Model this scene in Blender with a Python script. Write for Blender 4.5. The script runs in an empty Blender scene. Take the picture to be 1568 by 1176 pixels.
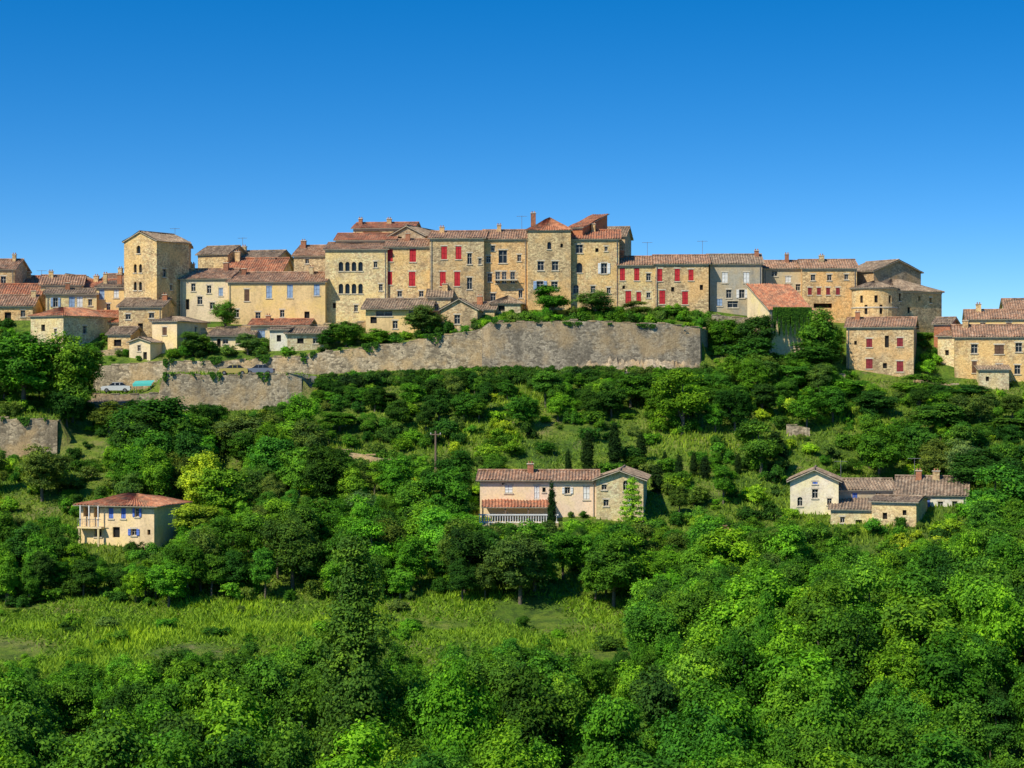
import bpy, math, random
import numpy as np
from mathutils import Vector
F=3000.;CX=784.;CY=588.
rng=np.random.default_rng(11); random.seed(7)
sc=bpy.context.scene; COL=sc.collection
sc.view_settings.view_transform='Standard'; sc.view_settings.look='None'; sc.view_settings.exposure=0
def W(px,py,Y): return ((px-CX)*Y/F,Y,(CY-py)*Y/F)
SUND=Vector((-0.66,-0.66,0.0)).normalized(); EL=math.radians(47)
SUND=Vector((SUND.x*math.cos(EL),SUND.y*math.cos(EL),math.sin(EL)))
# ---------------------------------------------------------------- camera / light
cam=bpy.data.cameras.new('camera'); co=bpy.data.objects.new('camera',cam); COL.objects.link(co)
cam.lens=36*F/1568; cam.sensor_width=36; cam.clip_end=20000; cam.clip_start=0.5
co.rotation_euler=(math.pi/2,0,0); sc.camera=co
sl=bpy.data.lights.new('sun','SUN'); so=bpy.data.objects.new('sun',sl); COL.objects.link(so)
sl.energy=5.0; sl.angle=math.radians(0.5); sl.color=(1,0.94,0.80)
so.rotation_euler=SUND.to_track_quat('Z','Y').to_euler()
wd=bpy.data.worlds.new('World'); sc.world=wd; wd.use_nodes=True
nt=wd.node_tree; bg=nt.nodes['Background']
sky=nt.nodes.new('ShaderNodeTexSky'); sky.sky_type='NISHITA'; sky.sun_disc=False
sky.sun_elevation=EL; sky.sun_rotation=math.atan2(SUND.x,SUND.y)
sky.air_density=1.0; sky.dust_density=0.25; sky.ozone_density=3.8
tc=nt.nodes.new('ShaderNodeTexCoord'); ma=nt.nodes.new('ShaderNodeVectorMath'); ma.operation='MULTIPLY_ADD'
ma.inputs[1].default_value=(1,1,2.0); ma.inputs[2].default_value=(0,0,.035); nz=nt.nodes.new('ShaderNodeVectorMath'); nz.operation='NORMALIZE'
nt.links.new(tc.outputs['Generated'],ma.inputs[0]); nt.links.new(ma.outputs[0],nz.inputs[0]); nt.links.new(nz.outputs[0],sky.inputs[0])
hs=nt.nodes.new('ShaderNodeHueSaturation'); hs.inputs['Saturation'].default_value=1.43; hs.inputs['Value'].default_value=1.25; hs.inputs['Hue'].default_value=.503
nt.links.new(sky.outputs[0],hs.inputs['Color']); nt.links.new(hs.outputs[0],bg.inputs[0]); bg.inputs[1].default_value=0.13
# ---------------------------------------------------------------- materials
def newmat(n):
    m=bpy.data.materials.new(n); m.use_nodes=True; t=m.node_tree; b=t.nodes['Principled BSDF']
    b.inputs['Roughness'].default_value=.85
    try:b.inputs['Specular IOR Level'].default_value=.25
    except: pass
    return m,t,b
def N(t,k,**kw):
    n=t.nodes.new(k)
    for a,v in kw.items(): setattr(n,a,v)
    return n
def ramp(t,fac,stops):
    r=N(t,'ShaderNodeValToRGB'); e=r.color_ramp.elements
    while len(e)<len(stops): e.new(.5)
    for i,(p,c) in enumerate(stops): e[i].position=p; e[i].color=(*c,1)
    t.links.new(fac,r.inputs[0]); return r.outputs[0]
def mixc(t,f,a,b,mode='MIX'):
    m=N(t,'ShaderNodeMix',data_type='RGBA',blend_type=mode)
    for s,v in ((m.inputs[0],f),(m.inputs[6],a),(m.inputs[7],b)):
        if hasattr(v,'links'): t.links.new(v,s)
        elif isinstance(v,(int,float)): s.default_value=v
        else: s.default_value=(*v,1)
    return m.outputs[2]
def noise_(t,vec,scale,detail=4,rough=.6):
    n=N(t,'ShaderNodeTexNoise'); n.inputs['Scale'].default_value=scale; n.inputs['Detail'].default_value=detail; n.inputs['Roughness'].default_value=rough
    t.links.new(vec,n.inputs['Vector']); return n.outputs['Fac']
def mapv(t,scale,loc=(0,0,0)):
    c=N(t,'ShaderNodeTexCoord'); m=N(t,'ShaderNodeMapping'); m.inputs['Scale'].default_value=scale
    oi=N(t,'ShaderNodeObjectInfo'); q=N(t,'ShaderNodeVectorMath',operation='MULTIPLY_ADD'); t.links.new(oi.outputs['Random'],q.inputs[0]); q.inputs[1].default_value=(37,53,0); q.inputs[2].default_value=loc
    t.links.new(q.outputs[0],m.inputs['Location']); t.links.new(c.outputs['Object'],m.inputs[0]); return m.outputs[0]
def bump(t,b,h,st,d=.05):
    n=N(t,'ShaderNodeBump'); n.inputs['Strength'].default_value=st; n.inputs['Distance'].default_value=d
    t.links.new(h,n.inputs['Height']); t.links.new(n.outputs[0],b.inputs['Normal'])
def stone(name,col,rub=1.0,sc_=2.6,stain=.6):
    m,t,b=newmat(name); c=np.array(col)
    v=mapv(t,(1,1,1.7)); vo=N(t,'ShaderNodeTexVoronoi'); vo.inputs['Scale'].default_value=sc_; t.links.new(v,vo.inputs['Vector'])
    sep=N(t,'ShaderNodeSeparateColor'); t.links.new(vo.outputs['Color'],sep.inputs[0])
    blk=ramp(t,sep.outputs[0],[(0,tuple(c*(1-.5*rub))),(.4,tuple(c)),(1,tuple(np.minimum(c*(1+.35*rub),.88)))])
    ve=N(t,'ShaderNodeTexVoronoi',feature='DISTANCE_TO_EDGE'); ve.inputs['Scale'].default_value=sc_; t.links.new(v,ve.inputs['Vector'])
    ed=ramp(t,ve.outputs['Distance'],[(0,(1,1,1)),(.07,(0,0,0))])
    x=mixc(t,ed,blk,tuple(c*(1-.45*rub))) if rub>.3 else blk
    g=noise_(t,mapv(t,(1,1,.35)),.5,6,.7); x=mixc(t,ramp(t,g,[(.46,(0,0,0)),(.64,(stain,)*3)]),x,tuple(c*np.array((.40,.40,.41))))
    g2=noise_(t,mapv(t,(1,1,1),(9,3,1)),.3,4,.6); x=mixc(t,ramp(t,g2,[(.45,(0,0,0)),(.62,(.7,)*3)]),x,tuple(np.minimum(c*np.array((1.25,1.05,.76)),.88)))
    g3=noise_(t,mapv(t,(1,1,1),(2,7,1)),4,6,.8); x=mixc(t,.3+.35*min(rub,1),x,ramp(t,g3,[(.36,(.33,.31,.29)),(.54,(1,1,1))]),'MULTIPLY')
    oi=N(t,'ShaderNodeObjectInfo'); x=mixc(t,1.0,x,ramp(t,oi.outputs['Random'],[(0,(.84,.83,.85)),(.35,(1.05,1.0,.92)),(.7,(1.15,1.0,.84)),(1,(.97,.93,.92))]),'MULTIPLY')
    t.links.new(x,b.inputs['Base Color'])
    h=mixc(t,.6,ve.outputs['Distance'],g3); bump(t,b,h,.6*max(rub,.2),.14); return m
def tile(name,a,b_,c_):
    m,t,b=newmat(name); v=mapv(t,(1,1,1)); vo=N(t,'ShaderNodeTexVoronoi'); vo.inputs['Scale'].default_value=3.2; t.links.new(v,vo.inputs['Vector'])
    sep=N(t,'ShaderNodeSeparateColor'); t.links.new(vo.outputs['Color'],sep.inputs[0])
    x=ramp(t,sep.outputs[0],[(0,a),(.5,b_),(1,c_)])
    g=noise_(t,v,.9,6,.7); x=mixc(t,ramp(t,g,[(.43,(0,0,0)),(.66,(.8,)*3)]),x,(.11,.09,.065))
    t.links.new(x,b.inputs['Base Color']); return m
def plain(name,col,rough=.7,var=.35,scale=3.):
    m,t,b=newmat(name); b.inputs['Roughness'].default_value=rough; g=noise_(t,mapv(t,(1,1,1)),scale,4,.65); c=np.array(col)
    t.links.new(ramp(t,g,[(.3,tuple(c*(1-var))),(.7,tuple(np.minimum(c*(1+var*.5),.9)))]),b.inputs['Base Color']); return m
M={}
M['warm']=stone('limestone_warm',(.78,.585,.325))
M['tan']=stone('limestone_tan',(.71,.53,.295))
M['pale']=stone('limestone_pale',(.82,.66,.395),.8)
M['grey']=stone('limestone_grey',(.48,.40,.28))
M['wall']=stone('retaining_stone',(.41,.35,.245),1.1,2.2,.85)
M['wallw']=stone('terrace_stone',(.54,.44,.28),1.2,2.0,.8)
M['plyel']=stone('render_yellow',(.82,.63,.32),.12,2.6,.4)
M['plcream']=stone('render_cream',(.85,.70,.45),.12,2.6,.35)
M['plwhite']=stone('render_white',(.86,.79,.64),.2,2.6,.35)
M['plpink']=stone('render_pink',(.86,.71,.56),.05,2.6,.2)
M['plgrey']=stone('render_grey',(.54,.49,.36),.15,2.6,.45)
M['brick']=stone('brick_red',(.46,.21,.12),.6,5)
M['rock']=stone('rock_face',(.36,.33,.26),.9,1.1,.8)
M['tile']=tile('canal_tile',(.26,.14,.08),(.42,.22,.12),(.54,.36,.23))
M['tiler']=tile('canal_tile_red',(.36,.12,.06),(.50,.19,.09),(.56,.28,.15))
M['tileb']=tile('canal_tile_brown',(.20,.135,.085),(.34,.23,.145),(.46,.35,.23))
M['glass'],_t,_b=newmat('window_glass'); _b.inputs['Base Color'].default_value=(.015,.02,.025,1); _b.inputs['Roughness'].default_value=.15
M['dark']=plain('dark_interior',(.02,.018,.015))
M['frame']=plain('frame_paint',(.5,.47,.4)); M['sill']=plain('sill_stone',(.66,.56,.40))
M['fascia']=plain('eave_board',(.5,.42,.3)); M['red']=plain('shutter_red',(.55,.03,.035),.6,.3)
M['dred']=plain('shutter_darkred',(.28,.035,.04),.6,.3)
M['blue']=plain('shutter_blue',(.13,.22,.60),.6,.3); M['lblue']=plain('shutter_paleblue',(.30,.41,.56),.6,.25)
M['white']=plain('white_paint',(.78,.76,.7),.6,.15); M['brown']=plain('shutter_brown',(.16,.085,.05))
M['metal']=plain('metal_grey',(.2,.2,.2),.5); M['wood']=plain('weathered_wood',(.22,.15,.1)); M['bark']=plain('bark',(.16,.13,.09),.9,.5,6)
M['teal']=plain('tarp_turquoise',(.08,.50,.42),.5,.1); M['asphalt']=plain('asphalt',(.20,.18,.15),.9,.2)
def leafmat():
    m,t,b=newmat('foliage'); oi=N(t,'ShaderNodeObjectInfo'); at=N(t,'ShaderNodeAttribute',attribute_name='tint')
    v=ramp(t,at.outputs['Fac'],[(0,(.32,.40,.5)),(.5,(1,1,1)),(1,(2.1,1.7,1.1))])
    c=mixc(t,1.0,oi.outputs['Color'],v,'MULTIPLY'); t.links.new(c,b.inputs['Base Color']); b.inputs['Roughness'].default_value=.75; b.inputs['Specular IOR Level'].default_value=.1
    tr=N(t,'ShaderNodeBsdfTranslucent'); c2=mixc(t,1.0,c,(1.6,1.5,.5),'MULTIPLY'); t.links.new(c2,tr.inputs[0])
    mx=N(t,'ShaderNodeMixShader'); mx.inputs[0].default_value=.26; t.links.new(b.outputs[0],mx.inputs[1]); t.links.new(tr.outputs[0],mx.inputs[2])
    t.links.new(mx.outputs[0],t.nodes['Material Output'].inputs[0]); return m
M['leaf']=leafmat()
# ---------------------------------------------------------------- terrain
Yr=np.array([0,30,60,100,130,165,200,215,235,250,262,262.6,270,279,279.6,287,287.6,290.5,291.1,300,320,345,400,600.])
com=[-1.8,-14,-30,-34.5,-31.5,-25.5,-23.8,-20.5,-15.5,-12]
T={-300:[-9.6,-4.8,-3,-1,-1,1.5,1.5,4,4,9.5,12,9,-15,-40],
 0:[-9.6,-4.8,-3,-1,-1,1.5,1.5,4,4,9.5,12,10,-15,-40],
 92:[-9.4,-4.9,-3.4,-1.6,-1.6,1,1.4,4,4,9.5,13,12,-15,-40],
 105:[-8.8,-8.5,-5,-2.4,-2.2,.5,1.5,4,4,9.5,13,12,-15,-40],
 140:[-8.4,-8.3,-6.5,-4,-1.8,-1,1.8,4,4,9.5,13,12,-15,-40],
 150:[-8.4,-8.3,-6.5,-4.5,-1.6,-1,2.8,4.2,4.2,9.2,13,12,-15,-40],
 225:[-8.3,-8.2,-6.2,-4,-1.4,-.9,3.2,4.4,4.4,9,13,12,-15,-40],
 255:[-8.2,-8.1,-6,-3.8,1.2,1.4,3.3,4.5,4.5,9,13,12,-15,-40],
 460:[-8,-7.9,-5.6,-3.4,1.2,1.5,4,5,5,8.8,14,12,-15,-40],
 480:[-7.8,-7.7,-5,-2,-1.4,1.4,4.2,5.2,5.2,9,14,12,-15,-40],
 600:[-7.6,-7.5,-4.7,-1.2,-1,2.0,5.7,6.2,6.2,9,14.5,12,-15,-40],
 740:[-7.4,-7.3,-4.4,-.8,-.6,2.6,8,8.3,8.4,11,15,12,-15,-40],
 760:[-7.4,-7.3,-4.4,-.8,-.6,2.7,8.5,8.8,8.9,11.3,15,12,-15,-40],
 1070:[-7.4,-7.3,-4.4,-.8,-.6,2.7,8,8.6,8.8,11.3,15,12,-15,-40],
 1085:[-7.4,-7.3,-4.5,-1,-.8,2.4,3,4.4,4.8,11,15,12,-15,-40],
 1300:[-7,-6.9,-4.3,-1.8,-1.7,.8,1,3,3.2,9,11,8,-15,-40],
 1400:[-7,-6.9,-4.3,-1.8,-1.7,.8,1,2.8,3,8,8,6,-15,-40],
 1568:[-7,-6.9,-4.3,-1.8,-1.7,.8,1,2.6,2.8,7,8,6,-15,-40],
 2000:[-8,-7.9,-5,-2.8,-2.7,-.5,0,1.6,2,5,6,4,-18,-40]}
tp=np.array(sorted(T)); TT=np.array([com+T[p] for p in tp])
def tz(X,Y):
    X=np.asarray(X,float);Y=np.asarray(Y,float); Yc=np.clip(Y,0,600)
    px=np.clip(CX+X*F/np.maximum(Yc,150),tp[0],tp[-1])
    i=np.clip(np.searchsorted(tp,px)-1,0,len(tp)-2); a=(px-tp[i])/(tp[i+1]-tp[i])
    j=np.clip(np.searchsorted(Yr,Yc)-1,0,len(Yr)-2); b=(Yc-Yr[j])/(Yr[j+1]-Yr[j])
    z=(TT[i,j]*(1-b)+TT[i,j+1]*b)*(1-a)+(TT[i+1,j]*(1-b)+TT[i+1,j+1]*b)*a
    n=.5*np.sin(X*.13+Y*.07)*np.sin(Y*.19-X*.05)+.25*np.sin(X*.41+1.3)*np.sin(Y*.37+X*.11)
    amp=np.where(Y>262,.25,1.)*np.clip((Y-60)/60,0,1); z=z+n*amp
    f=np.clip((np.abs(X)-230)/400,0,1); z=z*(1-f)+(-38)*f
    g=np.clip(-Y/300,0,1); return z*(1-g)+(-12)*g
def mesh_np(name,V,Fq,mats,mi=None,tint=None,smooth=False):
    V=np.asarray(V,np.float32); Fq=np.asarray(Fq,np.int32); k=Fq.shape[1]; me=bpy.data.meshes.new(name)
    me.vertices.add(len(V)); me.vertices.foreach_set('co',V.ravel()); me.loops.add(Fq.size); me.loops.foreach_set('vertex_index',Fq.ravel())
    me.polygons.add(len(Fq)); me.polygons.foreach_set('loop_start',np.arange(0,Fq.size,k,dtype=np.int32)); me.polygons.foreach_set('loop_total',np.full(len(Fq),k,np.int32))
    for m in mats: me.materials.append(M[m])
    if mi is not None: me.polygons.foreach_set('material_index',np.asarray(mi,np.int32))
    if smooth: me.polygons.foreach_set('use_smooth',np.ones(len(Fq),bool))
    if tint is not None:
        a=me.attributes.new('tint','FLOAT','FACE'); a.data.foreach_set('value',np.asarray(tint,np.float32))
    me.update(calc_edges=True); return me
def grid(name,xs,ys,mat,dz=0):
    XX,YY=np.meshgrid(xs,ys); Z=tz(XX,YY)+dz; V=np.stack([XX,YY,Z],-1).reshape(-1,3); nx=len(xs)
    i,j=np.meshgrid(np.arange(nx-1),np.arange(len(ys)-1)); a=(j*nx+i).ravel(); Q=np.stack([a,a+1,a+nx+1,a+nx],1)
    o=bpy.data.objects.new(name,mesh_np(name,V,Q,[mat],smooth=False)); COL.objects.link(o); return o
def groundmat():
    m,t,b=newmat('hillside_grass'); v=mapv(t,(1,1,1)); g=noise_(t,v,.09,7,.75)
    x=ramp(t,g,[(.34,(.07,.15,.016)),(.45,(.15,.26,.022)),(.55,(.25,.34,.035)),(.66,(.34,.31,.10))])
    g2=noise_(t,v,.7,7,.8); x=mixc(t,ramp(t,g2,[(.47,(0,0,0)),(.62,(.8,)*3)]),x,(.04,.085,.014))
    g3=noise_(t,mapv(t,(1,1,1),(5,5,5)),.25,6,.8); x=mixc(t,ramp(t,g3,[(.58,(0,0,0)),(.68,(.8,)*3)]),x,(.34,.26,.14))
    t.links.new(x,b.inputs['Base Color']); bump(t,b,noise_(t,v,2.5,6,.8),1.,.6); b.inputs['Roughness'].default_value=.95; return m
M['ground']=groundmat()
xs=np.unique(np.concatenate([np.arange(-130,130.1,1.1),np.linspace(-230,-131,20),np.linspace(131,230,20),[-6000,-3000,-1500,-900,-630,-430,-300,300,430,630,900,1500,3000,6000]]))
ys=np.unique(np.concatenate([np.arange(60,310,1.25),np.arange(310,410,6),Yr,[-4000,-1500,-600,-300,-150,-60,5,10,20,40,50,450,500,600,900,1500,3000,9000]]))
grid('hillside_ground',xs,ys,'ground')
# ---------------------------------------------------------------- buildings
FOOT=[]
class Part:
    def __init__(s): s.d={}
    def poly(s,key,pts):
        V,Fc=s.d.setdefault(key,([],[])); n=len(V); V.extend([tuple(p) for p in pts]); Fc.append(tuple(range(n,n+len(pts))))
    def box(s,key,a,b):
        (x0,y0,z0),(x1,y1,z1)=a,b; V,Fc=s.d.setdefault(key,([],[])); n=len(V)
        V.extend([(x0,y0,z0),(x1,y0,z0),(x1,y1,z0),(x0,y1,z0),(x0,y0,z1),(x1,y0,z1),(x1,y1,z1),(x0,y1,z1)])
        for f in ((0,3,2,1),(4,5,6,7),(0,1,5,4),(1,2,6,5),(2,3,7,6),(3,0,4,7)): Fc.append(tuple(n+i for i in f))
    def tube(s,key,p0,p1,r0,r1,k=8):
        p0=Vector(p0);p1=Vector(p1); d=(p1-p0).normalized(); u=d.orthogonal().normalized(); w=d.cross(u)
        V,Fc=s.d.setdefault(key,([],[])); n=len(V)
        for p,r in((p0,r0),(p1,r1)):
            for i in range(k):
                a=2*math.pi*i/k; V.append(tuple(p+u*r*math.cos(a)+w*r*math.sin(a)))
        for i in range(k): j=(i+1)%k; Fc.append((n+i,n+j,n+k+j,n+k+i))
        Fc.append(tuple(n+k+i for i in range(k))); Fc.append(tuple(n+k-1-i for i in range(k)))
    def finish(s,name,loc=(0,0,0),rot=0,matkeys=None):
        e=bpy.data.objects.new(name,None); COL.objects.link(e); e.location=loc; e.rotation_euler=(0,0,rot); e.empty_display_size=.5
        for k,(V,Fc) in s.d.items():
            pn,mk=k.split('|') if '|' in k else (k,k)
            me=bpy.data.meshes.new(pn); me.from_pydata(V,[],Fc); me.materials.append(M[mk]); me.update()
            o=bpy.data.objects.new(pn,me); COL.objects.link(o); o.parent=e
        return e
def tiles(P,key,p00,p10,p11,p01,under=True,per=.38):
    p00,p10,p11,p01=[np.array(p,float) for p in(p00,p10,p11,p01)]
    L=np.linalg.norm(p10-p00); S=np.linalg.norm(p01-p00); n=np.cross(p10-p00,(p01+p11)/2-p00); n/=np.linalg.norm(n)
    if n[2]<0:n=-n
    nu=max(4,int(L/per)*4); nv=max(2,int(S/.9)); V,Fc=P.d.setdefault(key,([],[])); b=len(V)
    for j in range(nv+1):
        tv=j/nv
        for i in range(nu+1):
            tu=i/nu; p=(p00*(1-tu)+p10*tu)*(1-tv)+(p01*(1-tu)+p11*tu)*tv
            V.append(tuple(p+n*(.075*math.cos(i*math.pi/2)+.055*math.sin(p[0]*1.1+p[1]*.7+p[2])+random.uniform(-.025,.025))))
    for j in range(nv):
        for i in range(nu): a=b+j*(nu+1)+i; Fc.append((a,a+1,a+nu+2,a+nu+1))
    if under:
        o=n*-.13; P.poly('eaves|fascia',[p00+o,p10+o,p11+o,p01+o])
        for a,c in((p00,p10),(p10,p11),(p01,p00)): P.poly('eaves|fascia',[a+o,c+o,c+n*-.03,a+n*-.03])
def facade(P,key,org,ud,nd,Wd,H,ops):
    """org lower-left, ud along the wall, nd into the building; ops: (u0,z0,u1,z1,kind,col)"""
    org=np.array(org,float);ud=np.array(ud,float);nd=np.array(nd,float)
    def pt(u,z,d=0): return org+ud*u+nd*d+np.array((0,0,z))
    def bx(k,u0,z0,d0,u1,z1,d1):
        c=[pt(u0,z0,d0),pt(u1,z0,d0),pt(u1,z0,d1),pt(u0,z0,d1),pt(u0,z1,d0),pt(u1,z1,d0),pt(u1,z1,d1),pt(u0,z1,d1)]
        for f in ((0,3,2,1),(4,5,6,7),(0,1,5,4),(1,2,6,5),(2,3,7,6),(3,0,4,7)): P.poly(k,[c[i] for i in f])
    ok=[]
    for o in ops:
        u0,z0,u1,z1=o[:4]; u0=max(u0,.12);u1=min(u1,Wd-.12);z0=max(z0,.05);z1=min(z1,H-.1)
        if u1-u0>.2 and z1-z0>.2 and not any(u0<q[2] and u1>q[0] and z0<q[3] and z1>q[1] for q in ok): ok.append((u0,z0,u1,z1)+tuple(o[4:]))
    us=sorted({0,Wd}|{q[0] for q in ok}|{q[2] for q in ok}); zs=sorted({0,H}|{q[1] for q in ok}|{q[3] for q in ok})
    for i in range(len(us)-1):
        for j in range(len(zs)-1):
            cu=(us[i]+us[i+1])/2;cz=(zs[j]+zs[j+1])/2
            if any(q[0]<cu<q[2] and q[1]<cz<q[3] for q in ok): continue
            P.poly(key,[pt(us[i],zs[j]),pt(us[i+1],zs[j]),pt(us[i+1],zs[j+1]),pt(us[i],zs[j+1])])
    for u0,z0,u1,z1,kind,col in ok:
        dp=.28 if kind!='D' else 1.2
        for a,b in(((u0,z0),(u1,z0)),((u1,z0),(u1,z1)),((u1,z1),(u0,z1)),((u0,z1),(u0,z0))):
            P.poly(key,[pt(*a),pt(*b),pt(*b,dp),pt(*a,dp)])
        P.poly('openings|dark' if kind in 'dD' else 'panes|glass',[pt(u0,z0,dp),pt(u1,z0,dp),pt(u1,z1,dp),pt(u0,z1,dp)])
        if kind in 'aA':
            r=(u1-u0)/2; n=6; c=(u0+u1)/2; zc=z1-r
            for sgn,cu in((-1,u0),(1,u1)):
                arc=[(c+sgn*r*math.cos(k*math.pi/2/n),zc+r*math.sin(k*math.pi/2/n)) for k in range(n+1)]
                for k in range(n): P.poly(key,[pt(cu,z1,.012),pt(*arc[k],.012),pt(*arc[k+1],.012)]);P.poly(key,[pt(*arc[k],.012),pt(*arc[k+1],.012),pt(*arc[k+1],.26),pt(*arc[k],.26)])
        if kind in 'woa' and u1-u0>.5:
            w=.06
            for q in((u0,z0,u0+w,z1),(u1-w,z0,u1,z1),((u0+u1)/2-w/2,z0,(u0+u1)/2+w/2,z1)): bx('frames|frame',q[0],q[1],.2,q[2],q[3],.26)
            for zz in(z0,z1-w,z0+(z1-z0)*.6): bx('frames|frame',u0+w,zz,.21,u1-w,zz+w,.25)
        if kind in 'wosaA' : bx('sills|sill',u0-.12,z0-.14,-.09,u1+.12,z0-.002,.1)
        if kind in 'wos': bx('lintels|sill',u0-.15,z1+.003,-.02,u1+.15,z1+.2,.1)
        if kind=='s':
            k='shutters|'+col; m=(u0+u1)/2
            for a,b in((u0+.02,m-.02),(m+.02,u1-.02)):
                bx(k,a,z0+.02,.06,b,z1-.02,.11)
                for f in(.12,.5,.88): zz=z0+(z1-z0)*f; bx(k,a+.04,zz-.05,.03,b-.04,zz+.05,.058)
        if kind=='o':
            k='shutters|'+col; hw=(u1-u0)/2
            for a,b in((u0-hw-.03,u0-.03),(u1+.03,u1+hw+.03)):
                bx(k,a,z0+.0,-.08,b,z1,-.03)
                for f in(.12,.5,.88): zz=z0+(z1-z0)*f; bx(k,a+.03,zz-.05,-.105,b-.03,zz+.05,-.082)
def house(name,pL,YL,pR,YR,D,eave,base,roof='gx',pitch=.3,wall='tan',rm='tile',wins=(),over=.35,chim=(),ant=(),extra=1.8,foot=True,genoise=True,fill=None):
    L=np.array(W(pL,0,YL)[:2]);R=np.array(W(pR,0,YR)[:2]); u=R-L; Wd=float(np.linalg.norm(u)); u/=Wd; ang=math.atan2(u[1],u[0]); v=np.array((-u[1],u[0]))
    zb=(CY-base)*YL/F-extra; H=(CY-eave)*YL/F-zb; P=Part(); wk='walls|'+wall
    if foot: FOOT.append((L,u,v,Wd,D))
    c0=-L; cl=np.array((c0@u,c0@v)); 
    def hit(px,py,side):
        d=np.array(((px-CX)/F,1.,(CY-py)/F)); dl=np.array((d[:2]@u,d[:2]@v))
        if side=='F': t=-cl[1]/dl[1]; a=cl[0]+t*dl[0]
        elif side=='R': t=(Wd-cl[0])/dl[0]; a=cl[1]+t*dl[1]
        else: t=(0-cl[0])/dl[0]; a=D-(cl[1]+t*dl[1])
        return a,t*d[2]-zb
    ops={'F':[],'R':[],'L':[]}
    for w in wins:
        px,py,wp,hp=w[:4]; kind=w[4] if len(w)>4 else 'w'; col=w[5] if len(w)>5 else 'brown'; side=w[6] if len(w)>6 else 'F'
        a,z=hit(px,py,side); ww=wp*YL/F; hh=hp*YL/F; ops[side].append((a-ww/2,z-hh/2,a+ww/2,z+hh/2,kind,col))
    facade(P,wk,(0,0,0),(1,0,0),(0,1,0),Wd,H,ops['F']); facade(P,wk,(Wd,0,0),(0,1,0),(-1,0,0),D,H,ops['R'])
    facade(P,wk,(0,D,0),(0,-1,0),(1,0,0),D,H,ops['L']); Hb=H
    o=over; rk='roof|'+rm; g=.12; rz=0
    if roof=='gx':
        rz=pitch*D/2
        for x in(0,Wd): P.poly(wk,[(x,0,H),(x,D,H),(x,D/2,H+rz)])
        tiles(P,rk,(-o,-o,H-o*pitch+g),(Wd+o,-o,H-o*pitch+g),(Wd+o,D/2,H+rz+g),(-o,D/2,H+rz+g))
        tiles(P,rk,(-o,D+o,H-o*pitch+g),(Wd+o,D+o,H-o*pitch+g),(Wd+o,D/2,H+rz+g),(-o,D/2,H+rz+g))
        P.tube(rk,(-o,D/2,H+rz+.17),(Wd+o,D/2,H+rz+.17),.13,.13,6)
    elif roof=='gy':
        rz=pitch*Wd/2
        for y in(0,D): P.poly(wk,[(0,y,H),(Wd,y,H),(Wd/2,y,H+rz)])
        tiles(P,rk,(-o,D+o,H-o*pitch+g),(-o,-o,H-o*pitch+g),(Wd/2,-o,H+rz+g),(Wd/2,D+o,H+rz+g))
        tiles(P,rk,(Wd+o,-o,H-o*pitch+g),(Wd+o,D+o,H-o*pitch+g),(Wd/2,D+o,H+rz+g),(Wd/2,-o,H+rz+g))
        P.tube(rk,(Wd/2,-o,H+rz+.17),(Wd/2,D+o,H+rz+.17),.13,.13,6)
    elif roof=='shed':
        rz=pitch*D; Hb=H+rz
        for x in(0,Wd): P.poly(wk,[(x,0,H),(x,D,H),(x,D,H+rz)])
        tiles(P,rk,(-o,-o,H-o*pitch+g),(Wd+o,-o,H-o*pitch+g),(Wd+o,D+.1,H+rz+g),(-o,D+.1,H+rz+g))
    elif roof=='hip':
        m=min(Wd,D)/2; rz=pitch*m; e=H-o*pitch+g; t=H+rz+g
        if Wd>=D: r0=(m,D/2,t);r1=(Wd-m,D/2,t)
        else: r0=(Wd/2,m,t);r1=(Wd/2,D-m,t)
        A,B,C,E=(-o,-o,e),(Wd+o,-o,e),(Wd+o,D+o,e),(-o,D+o,e)
        if Wd>=D: q=[(A,B,r1,r0),(B,C,r1,r1),(C,E,r0,r1),(E,A,r0,r0)]
        else: q=[(A,B,r0,r0),(B,C,r1,r0),(C,E,r1,r1),(E,A,r0,r1)]
        for z_ in q: tiles(P,rk,*z_)
    P.poly(wk,[(Wd,D,0),(0,D,0),(0,D,Hb),(Wd,D,Hb)])
    if genoise and roof in('gx','shed','hip'):
        P.box('cornice|sill',(.003,-.16,H-.22),(Wd-.003,-.002,H-.05)); P.box('cornice|fascia',(.003,-.08,H-.36),(Wd-.003,-.003,H-.223))
    if roof in('gx','shed') and Wd>6:   # downpipe
        x=random.choice([.3,Wd-.3]); P.tube('downpipe|metal',(x,-.12,.5),(x,-.12,H-.37),.05,.05,6)
    for c in chim:
        a,_=hit(c,300,'F'); a=min(max(a,.5),Wd-.5); yy=D*.42; zt=H+rz+random.uniform(.6,1.1); cw=random.uniform(.28,.42)
        P.box('chimney|'+random.choice(['brick','tan','warm']),(a-cw,yy-.3,H),(a+cw,yy+.3,zt)); P.box('chimney_cap|sill',(a-cw-.08,yy-.38,zt+.002),(a+cw+.08,yy+.38,zt+.1))
        for dx in(-.18,.18): P.tube('chimney_pots|tiler',(a+dx,yy,zt+.1),(a+dx,yy,zt+.36),.1,.08)
    for c in ant:
        a,_=hit(c,300,'F'); yy=D*.5; z0=H+rz*.8; z1=H+rz+2.4
        P.tube('antenna|metal',(a,yy,z0),(a,yy,z1),.03,.03,5); P.tube('antenna|metal',(a-.8,yy,z1-.1),(a+.8,yy,z1-.1),.025,.025,5)
        for q in(-.7,-.4,-.1,.2,.5): P.tube('antenna|metal',(a+q,yy-.35,z1-.1),(a+q,yy+.35,z1-.1),.02,.02,5)
    if fill: fill(P,Wd,H,D)
    return P.finish(name,(L[0],L[1],zb),ang)
w=lambda x,y,a=8,b=14,k='w',c='brown',s='F':(x,y,a,b,k,c,s)
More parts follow.
